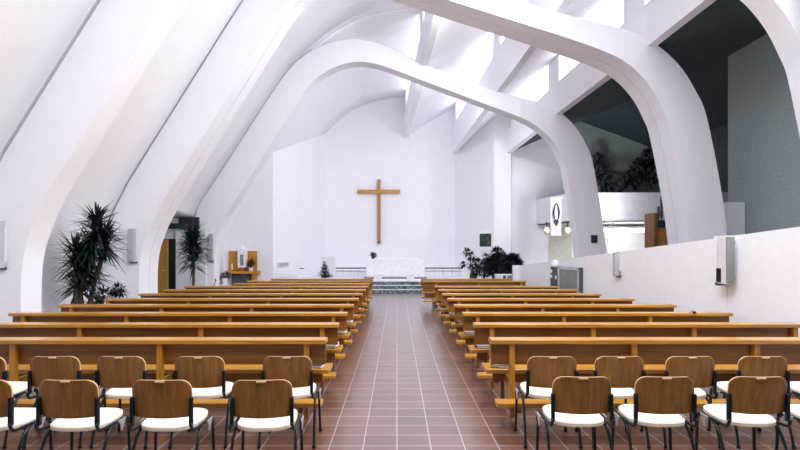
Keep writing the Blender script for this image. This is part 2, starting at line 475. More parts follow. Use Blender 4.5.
# big grey side wall, gallery back wall, dark gallery ceiling
struct(bx('wall_gallery_side', grey_block, (9.5, 9.75, -5, 15.3, 0, 7.5)))
struct(bx('wall_gallery_back', grey_block, (8.3, 17, 25.0, 25.2, 2.9, 9.2)))
struct(bx('wall_gallery_left', plaster_wall, (5.28, 8.3, 25.0, 25.2, 2.95, 9.2)))
struct(bx('wall_gallery_far', grey_block, (16.8, 17, 15, 25.1, 0, 9.2)))
struct(bx('wall_gallery_return', grey_block, (9.75, 17, 15.1, 15.3, 0, 9)))
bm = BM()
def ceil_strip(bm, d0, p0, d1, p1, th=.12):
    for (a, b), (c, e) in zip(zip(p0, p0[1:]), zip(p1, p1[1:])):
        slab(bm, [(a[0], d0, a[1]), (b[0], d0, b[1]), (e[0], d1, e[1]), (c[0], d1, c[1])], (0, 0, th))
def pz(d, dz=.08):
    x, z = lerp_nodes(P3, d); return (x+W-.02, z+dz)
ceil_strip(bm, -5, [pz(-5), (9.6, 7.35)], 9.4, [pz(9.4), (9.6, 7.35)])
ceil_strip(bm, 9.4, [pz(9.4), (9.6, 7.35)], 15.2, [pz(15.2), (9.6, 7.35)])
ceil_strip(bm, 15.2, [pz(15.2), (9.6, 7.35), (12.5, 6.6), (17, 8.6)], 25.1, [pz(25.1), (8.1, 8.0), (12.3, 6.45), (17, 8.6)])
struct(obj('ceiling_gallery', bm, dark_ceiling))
# gallery slab and parapet
bm = BM(); prism(bm, [(6.6, 25.0), (7.24, 22.05), (14.5, 21.7), (14.5, 25.0)], 'Z', 2.98, 3.14); struct(obj('floor_gallery', bm, pale_panel))
bm = BM()
for p, q in (((6.52, 25.0), (7.18, 22.0)), ((7.18, 22.0), (14.5, 21.6))):
    n = Vector((-(q[1]-p[1]), q[0]-p[0], 0)).normalized()*.13
    slab(bm, [(p[0], p[1], 3.0), (q[0], q[1], 3.0), (q[0], q[1], 4.14), (p[0], p[1], 4.14)], n)
struct(obj('wall_gallery_parapet', bm, pale_panel))
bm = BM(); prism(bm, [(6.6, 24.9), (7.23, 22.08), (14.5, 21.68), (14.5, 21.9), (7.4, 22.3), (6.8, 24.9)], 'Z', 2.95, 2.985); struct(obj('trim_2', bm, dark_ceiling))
struct(bx('wall_side_aisle', plaster, (8.2, 17, 25.0, 25.2, 0, 2.98)))
struct(bx('wall_side_aisle_left', olive_wall, (7.1, 8.2, 25.0, 25.2, 0, 2.95)))
struct(bx('wall_side_pier', plaster_wall, (5.28, 7.1, 25.0, 25.2, 0, 2.95)))
struct(bx('trim_3', plaster_wall, (9.0, 9.47, 14.5, 15.1, 0, 3.08)))

# side-aisle details
t = bpy.data.objects.new('window_20', None); COL.objects.link(t); struct(t, 'small bright window at the end of the side aisle')
a = px(608.5, 254, 24.97); b = px(616, 239, 24.97)
bx('pane', low_glow, (a.x, b.x, 24.93, 24.97, a.z, b.z), t)
bm = BM()
box(bm, a.x-.06, a.x, 24.9, 25, a.z-.06, b.z+.06); box(bm, b.x, b.x+.06, 24.9, 25, a.z-.06, b.z+.06)
box(bm, a.x, b.x, 24.9, 25, b.z, b.z+.06); box(bm, a.x, b.x, 24.9, 25, a.z-.06, a.z); obj('window_frame', bm, speaker_white, t)
t = thing('fluorescent_lamp', 'long bright fluorescent tube lamp under the gallery', 'lamp', (10.0, 23.2, 2.55))
bx('lamp_housing', speaker_white, (-1.05, 1.25, -.07, .07, .16, .24), t)
bmt = BM(); tube(bmt, [(-1.0, 0, .09), (1.15, 0, .09)], .07, 10); obj('tube', bmt, light_glow, t)
bx('end_cap', black_plastic, (1.16, 1.3, -.06, .06, .02, .2), t)
bx('hanger', alu, (-.6, -.56, -.02, .02, .24, .43), t); bx('hanger', alu, (.76, .8, -.02, .02, .24, .43), t)
for k, (xx, lab) in enumerate(((546.5, 'round spotlight under the gallery edge, left of the white banner'), (567.5, 'round spotlight under the gallery edge, right of the white banner'))):
    p = px(xx, 231, 22.6)
    t = thing('spotlight', lab, 'lamp', (p.x, 22.6, 2.45), 0, 'spotlights under the gallery')
    bmt = BM(); lathe(bmt, [(.05, .0), (.1, .03), (.13, .14), (.11, .25), (.05, .3)], 14); obj('lamp_shade', bmt, cream, t, True)
    bmt = BM(); tube(bmt, [(0, 0, .29), (0, 0, .53)], .02); obj('stem', bmt, black_metal, t)
# banner on the gallery parapet
pb = px(556, 198, 22.6)
t = thing('banner', 'white hanging banner with a dark almond-shaped ring emblem on the gallery front', 'banner', (pb.x, 22.6, 2.38))
bmc = BM(); cl = []
for i in range(13):
    z = 1.60*i/12; cl.append([bmc.verts.new((x, .015*math.sin(3*z+2*x), z)) for x in (-.23, -.1, .1, .23)])
for A, B in zip(cl, cl[1:]):
    for k in range(3): bmc.faces.new((A[k], A[k+1], B[k+1], B[k]))
bmesh.ops.solidify(bmc, geom=bmc.faces[:], thickness=.012)
obj('cloth', bmc, cloth_white, t)
bme = BM(); ring = []
for k in range(28):
    a = 2*math.pi*k/28; w = (math.cos(a)) ; s = math.sin(a)
    sh = 1-.28*max(0, s)
    thk = .035 + .03*abs(math.cos(a))
    ring.append([bme.verts.new((q*sh*w, -.055, 1.0+qz*s)) for q, qz in ((.115-thk/2, .36-thk/2), (.115+thk/2, .36+thk/2))])
for k in range(28):
    A, B = ring[k], ring[(k+1) % 28]; bme.faces.new((A[0], A[1], B[1], B[0]))
bmesh.ops.solidify(bme, geom=bme.faces[:], thickness=.008)
obj('emblem_ring', bme, dark_cover, t)
bme = BM(); prism(bme, [(-.09, .66), (-.1, .56), (-.04, .50), (0, .42), (.05, .48), (.09, .55), (.1, .64), (.04, .69), (-.03, .69)], 'Y', -.02, -.065)
obj('emblem_heart', bme, black_plastic, t)
bme = BM(); prism(bme, [(-.06, .95), (.03, .98), (.055, .80), (.02, .70), (-.05, .72)], 'Y', -.02, -.05); obj('emblem_figure', bme, pale_panel, t)
bx('banner_rod', alu, (-.26, .36, -.02, .02, 1.59, 1.62), t)
# plaque on the third arch leg
p = px(594, 239, 19.3)
t = thing('wall_plaque', 'small dark square plaque on the leg of the far arch', 'plaque', (p.x, 19.3, p.z))
bx('backing', black_plastic, (-.11, .11, -.045, -.002, -.14, .14), t); bx('face_plate', dark_cover, (-.09, .09, -.055, -.045, -.12, .12), t)
# organ
po = px(664, 236, 17.3)
t = thing('pipe_organ', 'small organ with dark pointed pipes on a golden wooden case beside the arch leg', 'organ', (po.x, 17.3, 0))
bx('case', crosswood, (-.26, .42, .0, .6, 0, 2.52), t, .01)
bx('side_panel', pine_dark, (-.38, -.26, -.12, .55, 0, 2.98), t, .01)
bx('wind_chest', dark_cover, (-.24, .42, -.05, .5, 2.52, 2.75), t, .01)
for k, (xx, hh) in enumerate(((-.13, 3.20), (-.03, 3.55), (.09, 3.50), (.20, 3.20), (.29, 2.98))):
    bmp = BM(); tube(bmp, [(xx, .1, 2.74), (xx, .1, 2.86)], .012, 10, r2=.04); tube(bmp, [(xx, .1, 2.86), (xx, .1, hh)], .04, 10)
    obj('organ_pipe', bmp, alu if k in (9,) else steel_dark, t, True)
# gallery silhouettes
pg = px(613.5, 172, 23.2)
t = thing('round_frame', 'dark spoked wheel-shaped frame standing on the unlit gallery', 'frame', (pg.x, 23.2, 3.14))
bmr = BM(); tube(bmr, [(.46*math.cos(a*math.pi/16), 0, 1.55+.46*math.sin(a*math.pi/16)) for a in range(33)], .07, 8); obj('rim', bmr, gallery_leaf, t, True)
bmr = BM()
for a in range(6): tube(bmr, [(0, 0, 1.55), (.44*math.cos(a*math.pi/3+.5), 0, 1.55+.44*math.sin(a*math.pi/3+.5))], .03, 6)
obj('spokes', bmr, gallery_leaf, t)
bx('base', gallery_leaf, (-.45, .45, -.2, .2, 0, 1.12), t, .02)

# ------------------------------------------------------------------ plants
def leaf_strip(bm, base, dirv, L, w, droop, n=4, fold=.25):
    d = Vector(dirv).normalized(); side = d.cross(Vector((0, 0, 1)))
    if side.length < .05: side = Vector((1, 0, 0))
    side.normalize(); up = side.cross(d)
    rows = []; p = Vector(base)
    for i in range(n+1):
        t = i/n; ww = w*(.55+.9*t if t < .35 else (1-t)*1.3+.03)
        q = p+d*L*t+Vector((0, 0, -droop*L*t*t))
        rows.append((bm.verts.new(q-side*ww), bm.verts.new(q-up*ww*fold), bm.verts.new(q+side*ww)))
    for A, B in zip(rows, rows[1:]):
        bm.faces.new((A[0], A[1], B[1], B[0])); bm.faces.new((A[1], A[2], B[2], B[1]))
def pot(t, r, h, mat=terracotta):
    bm = BM(); lathe(bm, [(r*.72, 0), (r*.98, h*.9), (r*1.06, h*.9), (r*1.06, h), (r*.92, h), (r*.9, h*.93)], 20); obj('pot', bm, mat, t, False)
    bm = BM(); lathe(bm, [(r*.89, h*.86), (r*.89, h*.925), (r*.3, h*.95)], 16); obj('soil', bm, soil, t)
def yucca(label, loc, heads, stems, n, L, w, ph=.4, seed=1, droop=.25):
    rr = random.Random(seed)
    t = thing('potted_yucca', label, 'plant', loc)
    pot(t, .27, ph)
    bm = BM()
    for s in stems: tube(bm, catmull(s, 4), .055, 8, r2=.035)
    obj('trunk', bm, bark, t, True)
    for (hx, hy, hz, len_, k) in heads:
        bm = BM()
        for i in range(int(n*k)):
            a = rr.uniform(0, 2*math.pi); e = rr.uniform(-.55, 1.0); e = math.asin(max(-1, min(1, e)))
            off = rr.uniform(-len_/2, len_/2)
            d = (math.cos(a)*math.cos(e), math.sin(a)*math.cos(e), math.sin(e)+.1+.5*off/len_)
            leaf_strip(bm, (hx+.02*d[0], hy+.02*d[1], hz+off), d, L*rr.uniform(.75, 1.12), w*rr.uniform(.8, 1.15), droop*rr.uniform(.3, 1.4))
        obj('leaf_crown', bm, leafmat, t)
    return t
D1 = 11.4
def rel(x, y, d, base): p = px(x, y, d); return p.x-base[0], p.z
b1 = (px(80, 300, D1).x, D1, 0)
hd = []
for x, y, ln, k, dy in ((97, 228, .45, 1.0, 0), (79, 258, .5, .9, -.1), (76, 283, .5, .9, .1), (101, 243, .4, .8, .15), (90, 250, .5, .7, 0), (88, 272, .5, .7, .05)):
    rx, rz = rel(x, y, D1, b1); hd.append((rx, dy, rz, ln, k))
yucca('large dark spiky yucca standing against the left wall by the fourth pew', b1, hd,
      [[(0, 0, .36), (.02, 0, .9), (hd[0][0]*.6, 0, 1.5), (hd[0][0], 0, hd[0][2])], [(-.06, -.05, .36), (-.03, -.1, .9), (hd[1][0], -.1, hd[1][2])],
       [(.05, .05, .36), (hd[2][0], .1, hd[2][2])], [(.1, .1, .36), (.2, .12, .9), (hd[3][0], .15, hd[3][2])]], 190, .58, .034, seed=3)
D2 = 17.4
b2 = (px(193, 285, D2).x, D2, 0)
hd = [(0, 0, rel(193, 241, D2, b2)[1], .4, 1.1), (.0, 0, rel(193, 252, D2, b2)[1], .5, .8), (.0, 0, rel(193, 262, D2, b2)[1], .4, .4)]
yucca('spiky single-stemmed yucca in front of the side door recess', b2, hd, [[(0, 0, .36), (.02, 0, 1.1), (0, 0, hd[0][2]+.15)]], 210, .70, .036, seed=5, droop=.2)

def bush(label, loc, blobs, n, leaf, potr=.2, poth=.35, seed=2, mat=leafmat2, potmat=terracotta, stems=True, name='potted_shrub', cat='plant'):
    rr = random.Random(seed)
    t = thing(name, label, cat, loc)
    pot(t, potr, poth, potmat)
    bs = BM(); bl = BM()
    for (bx_, by_, bz_, rx, rz, k) in blobs:
        tube(bs, catmull([(0, 0, poth*.9), (bx_*.4, by_*.4, poth+(bz_-poth)*.5), (bx_, by_, bz_)], 4), .016, 6, r2=.006)
        for i in range(int(n*k)):
            a = rr.uniform(0, 2*math.pi); c = rr.uniform(-1, 1); s = math.sqrt(1-c*c); q = rr.random()**.45
            p = Vector((bx_+rx*q*s*math.cos(a), by_+rx*q*s*math.sin(a), bz_+rz*q*c))
            d = Vector((s*math.cos(a)+rr.uniform(-.5, .5), s*math.sin(a)+rr.uniform(-.5, .5), c+rr.uniform(-.4, .5)))
            leaf_strip(bl, p, d, leaf*rr.uniform(.7, 1.2), leaf*.24, .25, 3)
    obj('stems', bs, bark, t); obj('foliage', bl, mat, t)
    return t
# low leafy plant beside the big yucca
D3 = 12.3; b3 = (px(104, 300, D3).x, D3, 0)
bush('low bushy plant between the large yucca and the pew ends', b3,
     [(*([v for v in (rel(x, y, D3, b3)[0],)]), 0, rel(x, y, D3, b3)[1], rx, rz, k) for x, y, rx, rz, k in
      ((103, 295, .26, .16, 1), (95, 301, .2, .1, .7), (117, 288, .17, .07, .6), (112, 297, .2, .1, .7), (121, 293, .12, .05, .3))], 110, .13, .18, .3, 8, leafmat)
D4 = 10.6; b4 = (px(31, 312, D4).x, D4, 0)
bush('thin sparse plant half hidden behind the arch foot at far left', b4,
     [(rel(31.5, y, D4, b4)[0], 0, rel(30, y, D4, b4)[1], rx, .06, k) for y, rx, k in ((308, .12, .8), (303, .09, .5), (297, .05, .3))] +
     [(rel(36, 306, D4, b4)[0], 0, rel(30, 306, D4, b4)[1], .06, .06, .5)], 28, .1, .11, .25, 9, leafmat)
# chancel shrubs on the right, standing on the raised floor
PZ = .46
def chancel_bush(label, cx, d, items, n, leaf, seed, PZ=.46, **kw):
    b = (px(cx, 270, d).x, d, PZ)
    bl = []
    for x, y, rxp, rzp, k in items:
        p = px(x, y, d); bl.append((p.x-b[0], R.uniform(-.15, .15), p.z-PZ, rxp*d/F, rzp*d/F, k))
    return bush(label, b, bl, n, leaf, seed=seed, **kw)
chancel_bush('airy ficus with loose dark leaves left of the shrubs beside the right pews', 473, 24.0,
    ((467, 252, 4, 3, .5), (471, 256, 4, 4, .6), (475, 263, 6, 5, .9), (474, 270, 7, 6, 1.1), (480, 266, 7, 6, 1.1), (486, 257, 3, 3, .4), (463, 264, 3, 2, .3), (484, 272, 7, 5, 1), (487, 266, 6, 6, .9)), 120, .17, 21, potr=.22, poth=.25)
chancel_bush('dense dark rounded shrub below the picture block, tallest of the chancel plants', 497, 23.2,
    ((497, 253, 6, 5, .9), (495, 262, 10, 8, 1.6), (500, 268, 12, 7, 1.8), (489, 266, 8, 7, 1.2), (504, 260, 7, 6, 1)), 260, .2, 22, potr=.26, poth=.25)
chancel_bush('dark shrub with drooping leaves just left of the parapet end', 511, 20.9,
    ((510, 260, 8, 5, 1.2), (514, 263, 7, 5, 1), (508, 268, 8, 6, 1.4), (517, 257, 3, 2, .3), (519, 263, 3, 2, .3)), 220, .2, 23, PZ=0., potr=.24, poth=.55)
pp = px(467, 270, 23.6)
t = thing('flower_pot', 'white square flower pot at the foot of the airy ficus', 'pot', (px(465.5, 0, 23.0).x, 23.0, PZ))
bx('pot_body', white_pot, (-.2, .16, -.15, .15, 0, .42), t, .01); bx('pot_rim', white_pot, (-.22, .18, -.17, .17, .42, .47), t, .01)
t = thing('planter', 'low white and dark trough below the shrubs by the parapet end', 'planter', (px(505, 0, 19.9).x, 19.9, 0))
bx('trough', stone_white, (-.36, .34, -.14, .14, 0, .88), t, .01); bx('niche_panel', steel_dark, (-.10, .0, -.16, -.14, .66, .84), t); bx('niche_panel', steel_grey, (.06, .28, -.16, -.14, .66, .84), t)
# gallery plants (dark)
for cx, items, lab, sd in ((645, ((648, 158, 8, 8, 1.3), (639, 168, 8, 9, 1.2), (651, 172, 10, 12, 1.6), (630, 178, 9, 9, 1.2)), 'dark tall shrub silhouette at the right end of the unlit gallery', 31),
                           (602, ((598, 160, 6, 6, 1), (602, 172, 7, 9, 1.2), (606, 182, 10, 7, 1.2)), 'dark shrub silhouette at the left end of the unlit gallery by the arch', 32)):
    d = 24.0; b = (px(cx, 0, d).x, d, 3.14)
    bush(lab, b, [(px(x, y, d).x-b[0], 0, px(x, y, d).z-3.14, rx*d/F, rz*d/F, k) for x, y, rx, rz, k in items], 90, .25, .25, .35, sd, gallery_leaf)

# ------------------------------------------------------------------ chancel platform and furniture
def steps():
    o = []
    for k in range(3):
        d = 22.0+.36*k
        o.append(struct(bx('chancel_step', stone_white if k == 2 else mosaic, (-5.0+.1*k, 4.7, d, 29.5 if k == 2 else d+.4, .153*k, .153*(k+1)))))
        bx('nosing', stone_white, (-4.96+.1*k, 4.66, d-.035, d+.05, .153*(k+1)-.03, .153*(k+1)+.004), o[-1])
        r = bx('riser_mosaic', mosaic, (-4.95+.1*k, 4.65, d-.02, d, .153*k, .153*(k+1)-.014), o[-1])
    return o
steps()
PZ = .46
# cross
pc = px(379, 243, 29.3)
t = thing('wall_cross', 'large plain wooden cross hanging on the white chancel wall', 'cross', (pc.x, 29.36, pc.z))
bx('upright_beam', crosswood, (-.085, .085, -.08, .07, 0, 3.50), t, .008)
bx('cross_beam', oak, (-1.2, 1.17, -.10, .06, 2.74, 2.93), t, .008)
bx('end_cap', steel_dark, (-.09, .09, -.085, .075, -.02, .07), t)
bx('wall_bracket', alu, (-.04, .04, .07, .14, 2.6, 2.7), t)
# altar
t = thing('altar', 'long white altar table draped in a white cloth on the chancel floor', 'altar', (px(395.5, 0, 25.2).x, 25.2, PZ))
bx('plinth', dark_line, (-1.45, 1.45, -.62, .55, 0, .055), t)
bx('body', stone_white, (-1.25, 1.25, -.4, .4, .055, .84), t, .01)
bx('tabletop', stone_white, (-1.34, 1.34, -.5, .5, .80, .89), t, .012)
bm = BM(); box(bm, -1.36, 1.36, -.52, .52, .885, .905); box(bm, -1.36, 1.36, -.53, -.515, .06, .9); box(bm, -1.36, -1.345, -.52, .5, .35, .9); box(bm, 1.345, 1.36, -.52, .5, .35, .9)
c = obj('altar_cloth', bm, cloth_white, None); c.location = (px(395.5, 0, 25.2).x, 25.2, PZ)
tag(c, 'white cloth covering the altar table down to the floor', 'tablecloth')
zt = PZ+.905
bb = (px(373, 0, 25.1).x, 25.1, zt)
bush('small dark leafy plant on the left end of the altar', bb, [(0, 0, .2, .16, .07, 1), (.08, 0, .17, .1, .06, .8), (-.04, 0, .24, .07, .06, .6)], 60, .1, .09, .1, 41)
t = thing('altar_book', 'open white missal lying on the altar top', 'book', (px(391, 0, 25.1).x, 25.1, zt))
bx('left_page', paper, (-.3, -.005, -.2, .2, .0, .05), t); bx('right_page', paper, (.005, .3, -.2, .2, .0, .045), t)
for xx, lab in ((378, 'small white stone block with greenery left in front of the altar'), (410.5, 'small white stone block with greenery right in front of the altar')):
    p = px(xx, 0, 23.0)
    t = thing('stone_block', lab, 'block', (p.x, 23.0, PZ), 0, 'stone blocks before the altar')
    bx('block_body', stone_white, (-.16, .16, -.14, .14, 0, .21), t, .012)
    bm = BM(); rr = random.Random(int(xx))
    for i in range(40): leaf_strip(bm, (rr.uniform(-.14, .14), rr.uniform(-.1, .1), .205), (rr.uniform(-1, 1), rr.uniform(-1, 1), .5), .08, .015, .3, 3)
    obj('greenery', bm, yellow_green, t)
# low railings left and right of the altar
for x0, x1, lab in ((334.5, 366.5, 'low white chancel railing with a dark handrail left of the altar'), (424.5, 462, 'low white chancel railing with a dark handrail right of the altar')):
    a = px(x0, 0, 27.2).x; b = px(x1, 0, 27.2).x
    t = thing('chancel_railing', lab, 'railing', ((a+b)/2, 27.2, PZ), 0, 'chancel railings')
    h = (b-a)/2
    bx('handrail', dark_line, (-h, h, -.06, .06, .36, .43), t, .008)
    bx('lower_rail', speaker_grey, (-h, h, -.04, .04, .23, .26), t)
    n = 5
    for k in range(n):
        x = -h+.04+(2*h-.08)*k/(n-1); bx('post', speaker_white, (x-.035, x+.035, -.035, .035, 0, .36), t)
    bx('infill_panel', stone_white, (-h+.04, h-.04, .0, .03, 0.02, .23), t)
# picture block (tabernacle) on a pillar
p = px(491, 232, 25.3)
t = thing('picture_block', 'white block on a pillar carrying a small dark square picture', 'tabernacle', (p.x, 25.6, PZ))
Mr = Matrix.Rotation(math.radians(-30), 4, 'Z')
bx('pillar', stone_white, (-.3, .3, -.25, .25, 0, 1.25), t, .01, Mr)
bx('case', stone_white, (-.46, .40, -.36, .28, 1.25, 2.30), t, .01, Mr)
bx('picture', picture, (-.36, .18, -.385, -.36, 1.50, 2.08), t, 0, Mr)
bx('picture_frame', dark_cover, (-.38, .20, -.375, -.355, 1.48, 2.10), t, 0, Mr)
# wooden side shrine at left
DS = 23.05
def sx(x): return px(x, 0, DS).x
def sz(y): return px(0, y, DS).z
t = thing('side_shrine', 'golden wooden wall panel with a shelf beside the left pews', 'shelf', (sx(242), 23.26, 0))
X0 = sx(242)
bx('back_panel', oak, (sx(227.5)-X0, sx(256)-X0, -.06, .0, sz(270.5), sz(251)), t, .006)
bx('shelf_board', oak, (sx(227)-X0, sx(259.5)-X0, -.42, .0, sz(273.6), sz(270.8)), t, .006)
bx('lower_panel', steel_dark, (sx(231)-X0, sx(252)-X0, -.12, .0, .0, sz(273.8)), t)
bx('end_support', oak, (sx(252.2)-X0, sx(256)-X0, -.3, .0, .0, sz(273.8)), t, .004)
zs = sz(270.8)
t = thing('shrine_case', 'tall white reliquary case with a dark glass front on the wooden shrine', 'case', (sx(243), 23.0, zs))
bx('foot', crosswood, (-.05, .05, -.05, .05, 0, .14), t); bx('case_body', white_pot, (-.185, .185, -.13, .12, .14, .92), t, .015)
bx('glass_front', steel_grey, (-.07, .07, -.145, -.13, .24, .70), t)
bm = BM(); lathe(bm, [(.17, 0), (.13, .05), (.05, .12), (.012, .2)], 12); q = obj('finial', bm, white_pot, t); q.location = (0, 0, .92)
t = thing('candle', 'small brown candle on the left of the wooden shrine shelf', 'candle', (sx(232.5), 22.98, zs))
bm = BM(); lathe(bm, [(.05, 0), (.05, .02), (.02, .03), (.02, .06)], 12); obj('holder', bm, crosswood, t)
bm = BM(); lathe(bm, [(.03, .06), (.03, .28), (.005, .33)], 12); obj('wax', bm, cream, t)
bb = (sx(251.5), 22.95, zs)
bush('dark leafy plant in a white pot on the right of the wooden shrine shelf', bb, [(0, 0, .32, .16, .12, 1), (.06, 0, .42, .1, .1, .7), (-.08, 0, .38, .09, .08, .5)], 55, .12, .1, .16, 51, potmat=white_pot)
bb = (sx(227.5), 22.75, .25)
t = thing('plant_stand', 'small white stand on the floor left of the wooden shrine', 'stand', (sx(227.3), 22.75, 0))
bx('stand_body', stone_white, (-.16, .16, -.15, .15, .0, .28), t, .01); bx('stand_top', stone_white, (-.18, .18, -.17, .17, .28, .31), t, .005)
bush('dark compact plant in a white pot left below the wooden shrine', (sx(227.3), 22.75, .31), [(0, 0, .38, .2, .12, 1), (.12, 0, .40, .1, .1, .6), (-.1, 0, .36, .1, .1, .6)], 90, .1, .13, .28, 52, potmat=white_pot)
# wall vent and candle stand on the splayed wall, conifer in front of grey box
def splay(d): return -5.42+(d-23.3)*(1.44/6.2)
t = thing('wall_vent', 'small grey ventilation grille low on the white splayed wall', 'vent', (splay(24.2)+.02, 24.2, 1.03))
Mv = Matrix.Rotation(math.radians(-76.9), 4, 'Z')
t.rotation_euler = (0, 0, math.radians(76.9))
bx('vent_frame', pale_panel, (-.55, .55, -.04, .0, 0, .20), t)
for k in range(4): bx('slat', steel_grey, (-.5, .5, -.055, -.04, .03+.04*k, .045+.04*k), t)
p = px(301, 0, 26.0)
t = thing('candle_stand', 'thin white metal candle stand by the left chancel wall', 'candle stand', (p.x, 25.6, PZ))
bm = BM(); lathe(bm, [(.14, 0), (.14, .02), (.02, .04)], 14); obj('base', bm, white_pot, t)
bm = BM(); tube(bm, [(0, 0, .03), (0, 0, .62)], .014); tube(bm, catmull([(-.18, 0, .78), (-.12, 0, .6), (0, 0, .55), (.12, 0, .6), (.18, 0, .7)], 4), .012); obj('stem', bm, white_pot, t)
bm = BM(); lathe(bm, [(.09, .42), (.12, .46)], 10, (.12, 0, 0)); obj('drip_tray', bm, dark_line, t)
p = px(326.5, 0, 25.2)
t = thing('grey_cabinet', 'grey box standing behind the small dark conifer left of the altar', 'cabinet', (p.x, 25.9, PZ))
bx('cabinet_body', pale_panel, (-.32, .33, -.2, .2, 0, .96), t, .008); bx('cabinet_top', stone_white, (-.34, .35, -.22, .22, .96, 1.0), t)
bb = (px(324.5, 0, 25.2).x, 25.2, PZ)
bush('small dark conifer in a pot left of the altar railing', bb, [(-.05, 0, .2, .24, .12, 1), (0, 0, .36, .2, .12, .9), (0, 0, .52, .14, .1, .6), (.0, 0, .66, .06, .08, .3), (.2, 0, .14, .16, .08, .7)], 130, .11, .14, .12, 61)
p = px(217, 286, 18.9)
t = thing('wooden_stick', 'short slanted brown wooden candle snuffer by the foot of the far arch', 'snuffer', (p.x-.1, 18.9, 0))
bm = BM(); tube(bm, [(-.06, .1, 0.0), (-.03, .05, .45), (.06, -.02, .70)], .018); obj('handle', bm, crosswood, t)
bm = BM(); lathe(bm, [(.03, .69), (.02, .75)], 10, (.06, -.02, 0)); obj('cap', bm, black_metal, t)

# ------------------------------------------------------------------ wall loudspeakers
def column_speaker(label, M, w, h, dep, hook=False, ):
    t = thing('wall_speaker', label, 'loudspeaker'); t.matrix_world = M
    bx('speaker_case', speaker_white if hook else speaker_light, (-w/2, w/2, -dep-.04, -.04, 0, h), t, .008)
    bx('grille', speaker_grey if hook else speaker_light, (-w/2+.015, w/2-.015, -dep-.055, -dep-.04, .015, h-.015), t)
    bx('mount_bracket', steel_dark, (-w/2-.01, w/2+.01, -.05, .0, -.03, .02), t)
    bx('mount_plate', steel_dark if hook else pale_panel, (-.05, .05, -.04, .0, .1, h-.1), t)
    if hook:
        bm = BM(); tube(bm, [(.03*math.cos(a*math.pi/6), -dep, -.035+.03*math.sin(a*math.pi/6)) for a in range(13)], .007, 6); obj('hook_ring', bm, alu, t)
    return t
p = px(728, 284, 8.2)
M1 = Matrix.Translation((wx(8.2)-.125, 8.34, p.z))
t = column_speaker('large grey column loudspeaker on the right parapet by the third pew', M1, .15, .74, .20, True)
bx('mount_arm', steel_dark, (.06, .13, -.16, -.08, .05, .12), t); bx('mount_arm', steel_dark, (.06, .13, -.16, -.08, .6, .67), t)
bx('socket_plate', black_plastic, (-.09, -.07, -.14, -.04, .03, .24), t)
column_speaker('slim pale column loudspeaker halfway along the right parapet', frame_wall(11.4, px(0, 276, 11.4).z), .10, .52, .09)
for xx, y0, y1, d, w, lab in ((2.5, 268, 221, 9.4, .14, 'pale column loudspeaker on the nearest left arch foot at the photo edge'),
                        (134, 262, 229, 13.7, .16, 'pale column loudspeaker on the second left arch foot beside the large yucca'),
                        (212, 261, 234, 19.3, .14, 'pale column loudspeaker on the far left arch foot beside the spiky yucca')):
    p = px(xx, y0, d); h = (y0-y1)*d/F
    column_speaker(lab, Matrix.Translation((p.x, d, p.z)), w, h, .13)

# grey metal cabinets mounted on the parapet
M2 = frame_wall(13.66, px(0, 292, 13.66).z)
t = thing('metal_cabinet', 'grey steel cabinet door with an aluminium frame on the right parapet', 'cabinet'); t.matrix_world = M2
bx('cabinet_body', steel_dark, (-.62, .62, -.07, -.0, 0, .64), t)
bx('door_panel', steel_grey, (-.52, .50, -.09, -.07, 0.0, .575), t)
bm = BM(); box(bm, -.62, -.52, -.1, -.06, 0, .64); box(bm, .50, .57, -.1, -.06, 0, .64); box(bm, -.62, .57, -.1, -.06, .575, .64); obj('door_frame', bm, alu, t)
M3 = frame_wall(14.54, px(0, 291, 14.54).z)
t = thing('switch_cabinet', 'narrow dark switch cabinet with small white plates beside the framed cabinet', 'cabinet'); t.matrix_world = M3
bx('cabinet_body', steel_dark, (-.24, .23, -.08, .0, 0, .66), t)
for (u, v) in ((-.17, .54), (-.17, .40), (.12, .38)): bx('switch_plate', paper, (u-.04, u+.05, -.095, -.08, v-.045, v+.045), t)
bm = BM(); lathe(bm, [(.1, 0), (.12, .05), (.08, .16), (.03, .2)], 12); q = obj('warning_lamp', bm, pale_panel, t); q.location = (0, -.05, .66)

# ------------------------------------------------------------------ pews
PITCH = 1.19; DP = 5.62
ords = ['nearest', 'second', 'third', 'fourth', 'fifth', 'sixth', 'seventh', 'eighth', 'ninth', 'tenth', 'eleventh']
def pew(side, k, x0, x1, posts):
    d = DP+PITCH*k
    xm = (x0+x1)/2
    t = thing('church_pew', 'long honey-coloured wooden pew %s of the aisle, %s row from the chairs' % (side, ords[k]), 'pew', (xm, d, 0), 0, 'pews %s of the aisle' % side)
    a, b = x0-xm, x1-xm
    bx('top_rail', pine, (a, b, 0, .2, .785, .83), t, .006)
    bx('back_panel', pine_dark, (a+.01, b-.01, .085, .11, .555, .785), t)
    bx('seat', pine, (a-.0, b+.0, .30, .66, .405, .452), t, .006)
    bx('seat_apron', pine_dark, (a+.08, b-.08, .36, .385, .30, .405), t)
    bx('kneeler', pine, (a+.0, b-.0, -.34, -.17, .215, .26), t, .006)
    for p in posts:
        p -= xm
        if not (a < p < b): continue
        bm = BM()
        prism(bm, [(.02, .19), (.085, .19), (.085, .785), (.03, .785), (.02, .5)], 'X', p-.028, p+.028)
        o = obj('post', bm, pine_post, t)
        bm = BM(); box(bm, p-.02, p+.02, .085, .62, .31, .405); box(bm, p-.02, p+.02, .54, .60, 0, .31); box(bm, p-.022, p+.022, .026, .08, 0, .2); obj('seat_bearer', bm, pine_dark, t)  # post foot in the darker pine stands for shade under the pew
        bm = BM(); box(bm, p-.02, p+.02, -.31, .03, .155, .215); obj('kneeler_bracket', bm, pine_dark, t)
    return t
leftX = [-6.15, -6.1, -5.84, -5.86, -5.71, -5.62, -5.61, -5.58, -4.66, -4.60, -4.15]
Lp = [-.96-1.56*i for i in range(4)]
